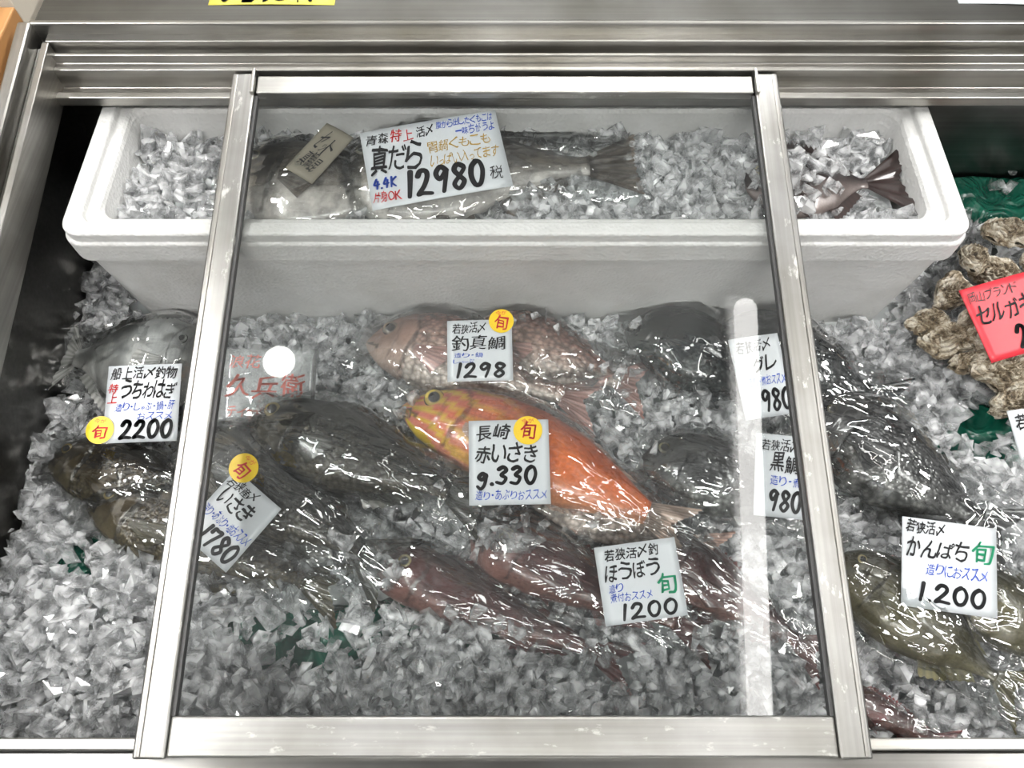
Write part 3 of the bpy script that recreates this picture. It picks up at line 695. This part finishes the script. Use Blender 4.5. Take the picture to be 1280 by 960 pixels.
card('price_card',[(1128,648),(1246,658),(1248,777),(1128,754)],.095,[
 ('若狭活〆',B,.03,.03,.45,.17,.018,.1),('かんぱち',B,.03,.21,.70,.44,.018,.05),('旬',G,.72,.12,.96,.42,.02,0),('造りにおススメ',U,.25,.49,.90,.62,.012,.1),('1.200',B,.14,.72,.88,.91,.035,.1)])
card('price_card',[(1192,366),(1300,333),(1318,432),(1248,450)],.125,[
 ('岡山ブランド',B,.05,.08,.75,.22,.012,.1),('セルガキ',B,.05,.28,.85,.52,.018,.1),('200',B,.42,.64,.95,.93,.03,.1)],M_redcard)
card('price_card',[(1255,514),(1300,508),(1320,570),(1282,575)],.10,[('若狭',B,.1,.1,.9,.4,.02,.1)])
card('notice_sign',[(268,-46),(424,-46),(420,5),(266,5)],.2845,[('いらっしゃい',B,.08,.30,.92,.97,.02,.1)],M_yel2,k=0)
card('notice_sign',[(1188,-50),(1330,-50),(1330,8),(1190,1)],.2845,[('ご案内',B,.1,.1,.9,.5,.02,.1)],M_card,k=0)
M_redp=simple('faded_red_print',(.50,.14,.11),.4)
card('printed_plastic_bag',[(282,432),(388,440),(400,522),(266,530)],.074,[('浪花',M_redp,.08,.08,.42,.28,.01,.1),('久兵衛',M_redp,.06,.34,.90,.68,.015,.0),('ティー',M_redp,.1,.80,.42,.95,.01,.0)],M_bag)
# ------------------------------------------------------------ ceiling lamps and added fill tubes
nrm=Vector((0,-.1513,.9885))
def mirror(u,v,zc):
    p=P(u,v,.1475,.153,.013); d=(p-Vector((0,0,ZC))).normalized(); r=d-2*d.dot(nrm)*nrm
    t=(zc-p.z)/r.z; return p+r*t
def emis(name,c,s):
    m,nt,out=newmat(name); e=N(nt,'ShaderNodeEmission',Color=(*c,1),Strength=s); L(nt,e.outputs[0],out.inputs[0]); return m
M_em=emis('lamp_glow',(1,.98,.95),14); M_em3=emis('added_lamp_glow',(1,.985,.96),70)
M_em2=emis('downlight_glow',(1,.98,.94),26)
M_white=simple('lamp_housing',(.8,.8,.8),.5)
ZT=2.7
pa=mirror(932,372,ZT); pb=mirror(952,915,ZT)
def tube(p0,p1,r,mat):
    root=empty('ceiling_tube_or_added_fill',(p0+p1)/2); d=(p1-p0); Ln=d.length
    root.rotation_euler=(0,0,math.atan2(d.y,d.x))
    V=[];Fs=[];n=20
    prof=[(-Ln/2,0)]+[(-Ln/2+r*(1-math.cos(a)),r*math.sin(a)) for a in (.4,.8,1.2,1.57)]; prof+= [(-x,rr) for x,rr in prof[::-1]]
    for x,rr in prof:
        for q in range(n): a=2*math.pi*q/n; V.append((x,rr*math.cos(a),rr*math.sin(a)))
    for k in range(len(prof)-1):
        for q in range(n): Fs.append((k*n+q,k*n+(q+1)%n,(k+1)*n+(q+1)%n,(k+1)*n+q))
    mesh('tube',V,Fs,mat,root,True)
    box('housing',-Ln/2-.03,Ln/2+.03,-r*1.2,r*1.2,r+.01,r+.06,M_white,root)
tube(pa,pb,.050,M_em)
tube(Vector((-1.7,pa.y,ZT)),Vector((-1.7,pb.y,ZT)),.07,M_em3)  # this tube and those below are added, unseen, for fill and glints
tube(Vector((2.3,pa.y+.4,ZT)),Vector((2.3,pb.y,ZT)),.07,M_em3)
tube(Vector((-1.0,2.5,ZT)),Vector((1.2,2.5,ZT)),.07,M_em3)
tube(Vector((-1.0,-1.6,ZT)),Vector((1.2,-1.6,ZT)),.07,M_em3)
pc=mirror(348,451,ZT); pr=mirror(368,451,ZT); rd=(pr-pc).length
dl=empty('ceiling_downlight',pc)
V=[(0,0,0)]+[(rd*math.cos(i*math.pi/16),rd*math.sin(i*math.pi/16),0) for i in range(32)]
mesh('lens',V,[(0,1+(i+1)%32,1+i) for i in range(32)],M_em2,dl)
V=[];Fs=[]
for rr,zz in ((rd*1.02,-.005),(rd*1.15,-.005),(rd*1.15,.06),(rd*.9,.06)):
    V+=[(rr*math.cos(i*math.pi/16),rr*math.sin(i*math.pi/16),zz) for i in range(32)]
for k in range(3):
    for i in range(32): Fs.append((k*32+i,k*32+(i+1)%32,(k+1)*32+(i+1)%32,(k+1)*32+i))
mesh('ring',V,Fs,M_white,dl)
# ------------------------------------------------------------ world (ambient fill, bright noise patches invented for reflections)
w=bpy.data.worlds.new('patchy_ambient'); bpy.context.scene.world=w; w.use_nodes=True; nt=w.node_tree; nt.nodes.clear()
out=nt.nodes.new('ShaderNodeOutputWorld'); bg=N(nt,'ShaderNodeBackground',Strength=.60)
nz=N(nt,'ShaderNodeTexNoise',Scale=4.0,Detail=2.0); L(nt,coords(nt,'Generated'),nz.inputs[0])
r=ramp(nt,nz.outputs[0],[(.42,(.12,.125,.13)),(.50,(.45,.45,.44)),(.62,(1,1,.98))]); L(nt,r.outputs[0],bg.inputs[0]); L(nt,bg.outputs[0],out.inputs[0])
# ------------------------------------------------------------ camera
cd=bpy.data.cameras.new('camera'); cam=link(bpy.data.objects.new('camera',cd)); cam.location=(0,0,ZC); cam.rotation_euler=(TH,0,0)
cd.sensor_width=36; cd.lens=F/1280*36; cd.clip_start=.01
bpy.context.scene.camera=cam
